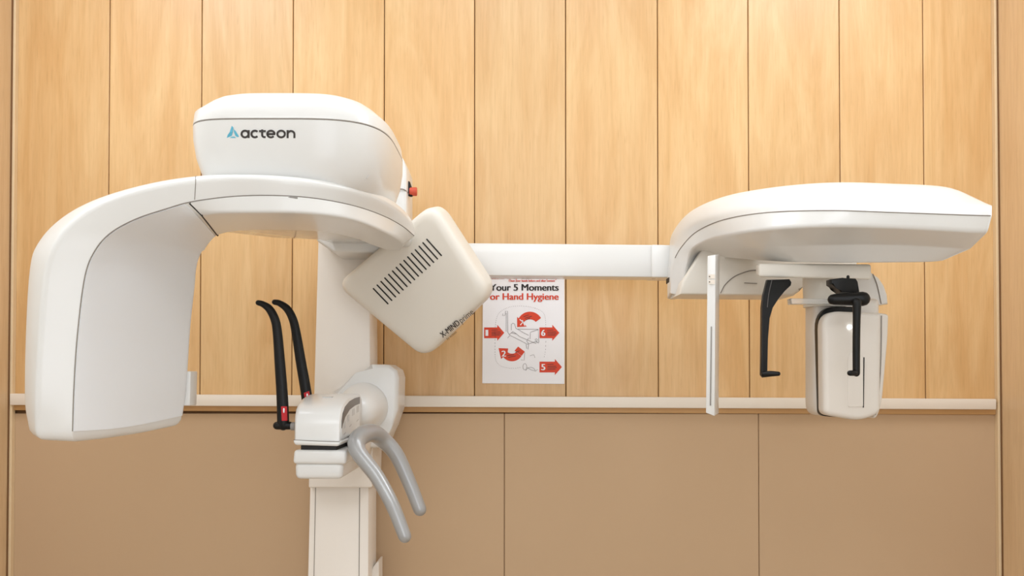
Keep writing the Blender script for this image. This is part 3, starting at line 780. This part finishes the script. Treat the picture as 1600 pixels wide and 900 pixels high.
def rpanel(pts, radii, z, depth, bev, name, m, parent=None, seg=4):
    bm = bmesh.new(); P = [W(x, y, z) for x, y in pts]; loops_ = []
    for k in range(seg + 1):
        a_ = math.radians(90.0 * k / seg); loops_.append((bev * (1 - math.sin(a_)), bev * (1 - math.cos(a_))))
    loops_ += [(i_, depth - y_) for i_, y_ in loops_[::-1]]
    bridge(bm, [[q + Vector((0, y_, 0)) for q in round_loop(inset(P, i_), [max(0.002, r - i_) for r in radii], 8)] for i_, y_ in loops_])
    return link(name, bm, m, parent or mc, angle=40)
post = rpanel([(1273, 466), (1376, 466), (1376, 652), (1284, 651), (1273, 642)], [0.004, 0.01, 0.02, 0.02, 0.02], 1.762, 0.066, 0.012, 'sensor_post', SENS)
rpanel([(1277, 479), (1340, 479), (1340, 654), (1282, 650)], [0.045, 0.01, 0.01, 0.012], 1.742, 0.022, 0.003, 'gap_shade', BLACK, post)  # black slab standing in for the shadow between post and panel
pan = rpanel([(1286, 485), (1378, 489), (1377, 646), (1345, 658), (1288, 648)], [0.034, 0.008, 0.014, 0.02, 0.012], 1.70, 0.04, 0.010, 'sensor_panel', SENS, None, 5)
rpanel([(1370, 488), (1389.5, 491), (1388, 530), (1379, 630), (1372, 651), (1365, 655)], [0.006, 0.006, 0.01, 0.02, 0.02, 0.006], 1.712, 0.06, 0.006, 'side_cap', SENS, pan)
seam(pan, [W(1377.5, 493, 1.7095), W(1376.5, 560, 1.7095), W(1373, 620, 1.7095), W(1368, 648, 1.7095)], 0.0009, SEAM)
bm = bmesh.new(); tube(bm, [W(1350, 559, 1.6995), W(1349, 636, 1.6995)], [0.0011] * 2, n=8, k=2); link('card_slot', bm, DARK, pan)
rpanel([(1325, 636), (1325, 556), (1335, 545), (1349, 556), (1349, 636)], [0.004, 0.008, 0.012, 0.008, 0.004], 1.6985, 0.004, 0.001, 'raised_grip', SENS, pan)
bm = bmesh.new(); tube(bm, [W(1327.5, 511, 1.7), W(1327.5, 511, 1.697)], [0.0042, 0.0042], n=16, k=2, caps=False); link('indicator_light', bm, LED, pan)

# upright measuring slat of the scanner
bm = bmesh.new()
f4 = [W(1103, 645, 1.72), W(1116.5, 650, 1.715), W(1118, 398, 1.715), (W(1105.5, 400, 1.72))]
b4 = [W(1109, 643, 1.80), W(1123, 646, 1.78), W(1124.5, 397, 1.78), W(1110, 400, 1.80)]
hexa(bm, f4, b4, 0.0012, 2)
sl = part('measuring_slat', bm, WHITE)
bm = bmesh.new(); tube(bm, [W(1111.5, 511, 1.7166), W(1110, 633, 1.7166)], [0.0012] * 2, n=8, k=2); link('slot', bm, INKG, sl)
for yy in (432, 440.5):
    bm = bmesh.new(); f4 = [W(1107, yy + 3.4, 1.7165), W(1117, yy + 3.4, 1.7145), W(1117, yy - 3.4, 1.7145), W(1107, yy - 3.4, 1.7165)]
    hexa(bm, f4, [p + Vector((0, 0.001, 0)) for p in f4]); tg = link('scale_tag', bm, RAILM, sl, smooth=False)
    bm = bmesh.new(); tube(bm, [W(1108.3, yy, 1.7155), W(1109, yy, 1.7155)], [0.0009] * 2, n=8, k=2); link('scale_dot', bm, DARK, tg)
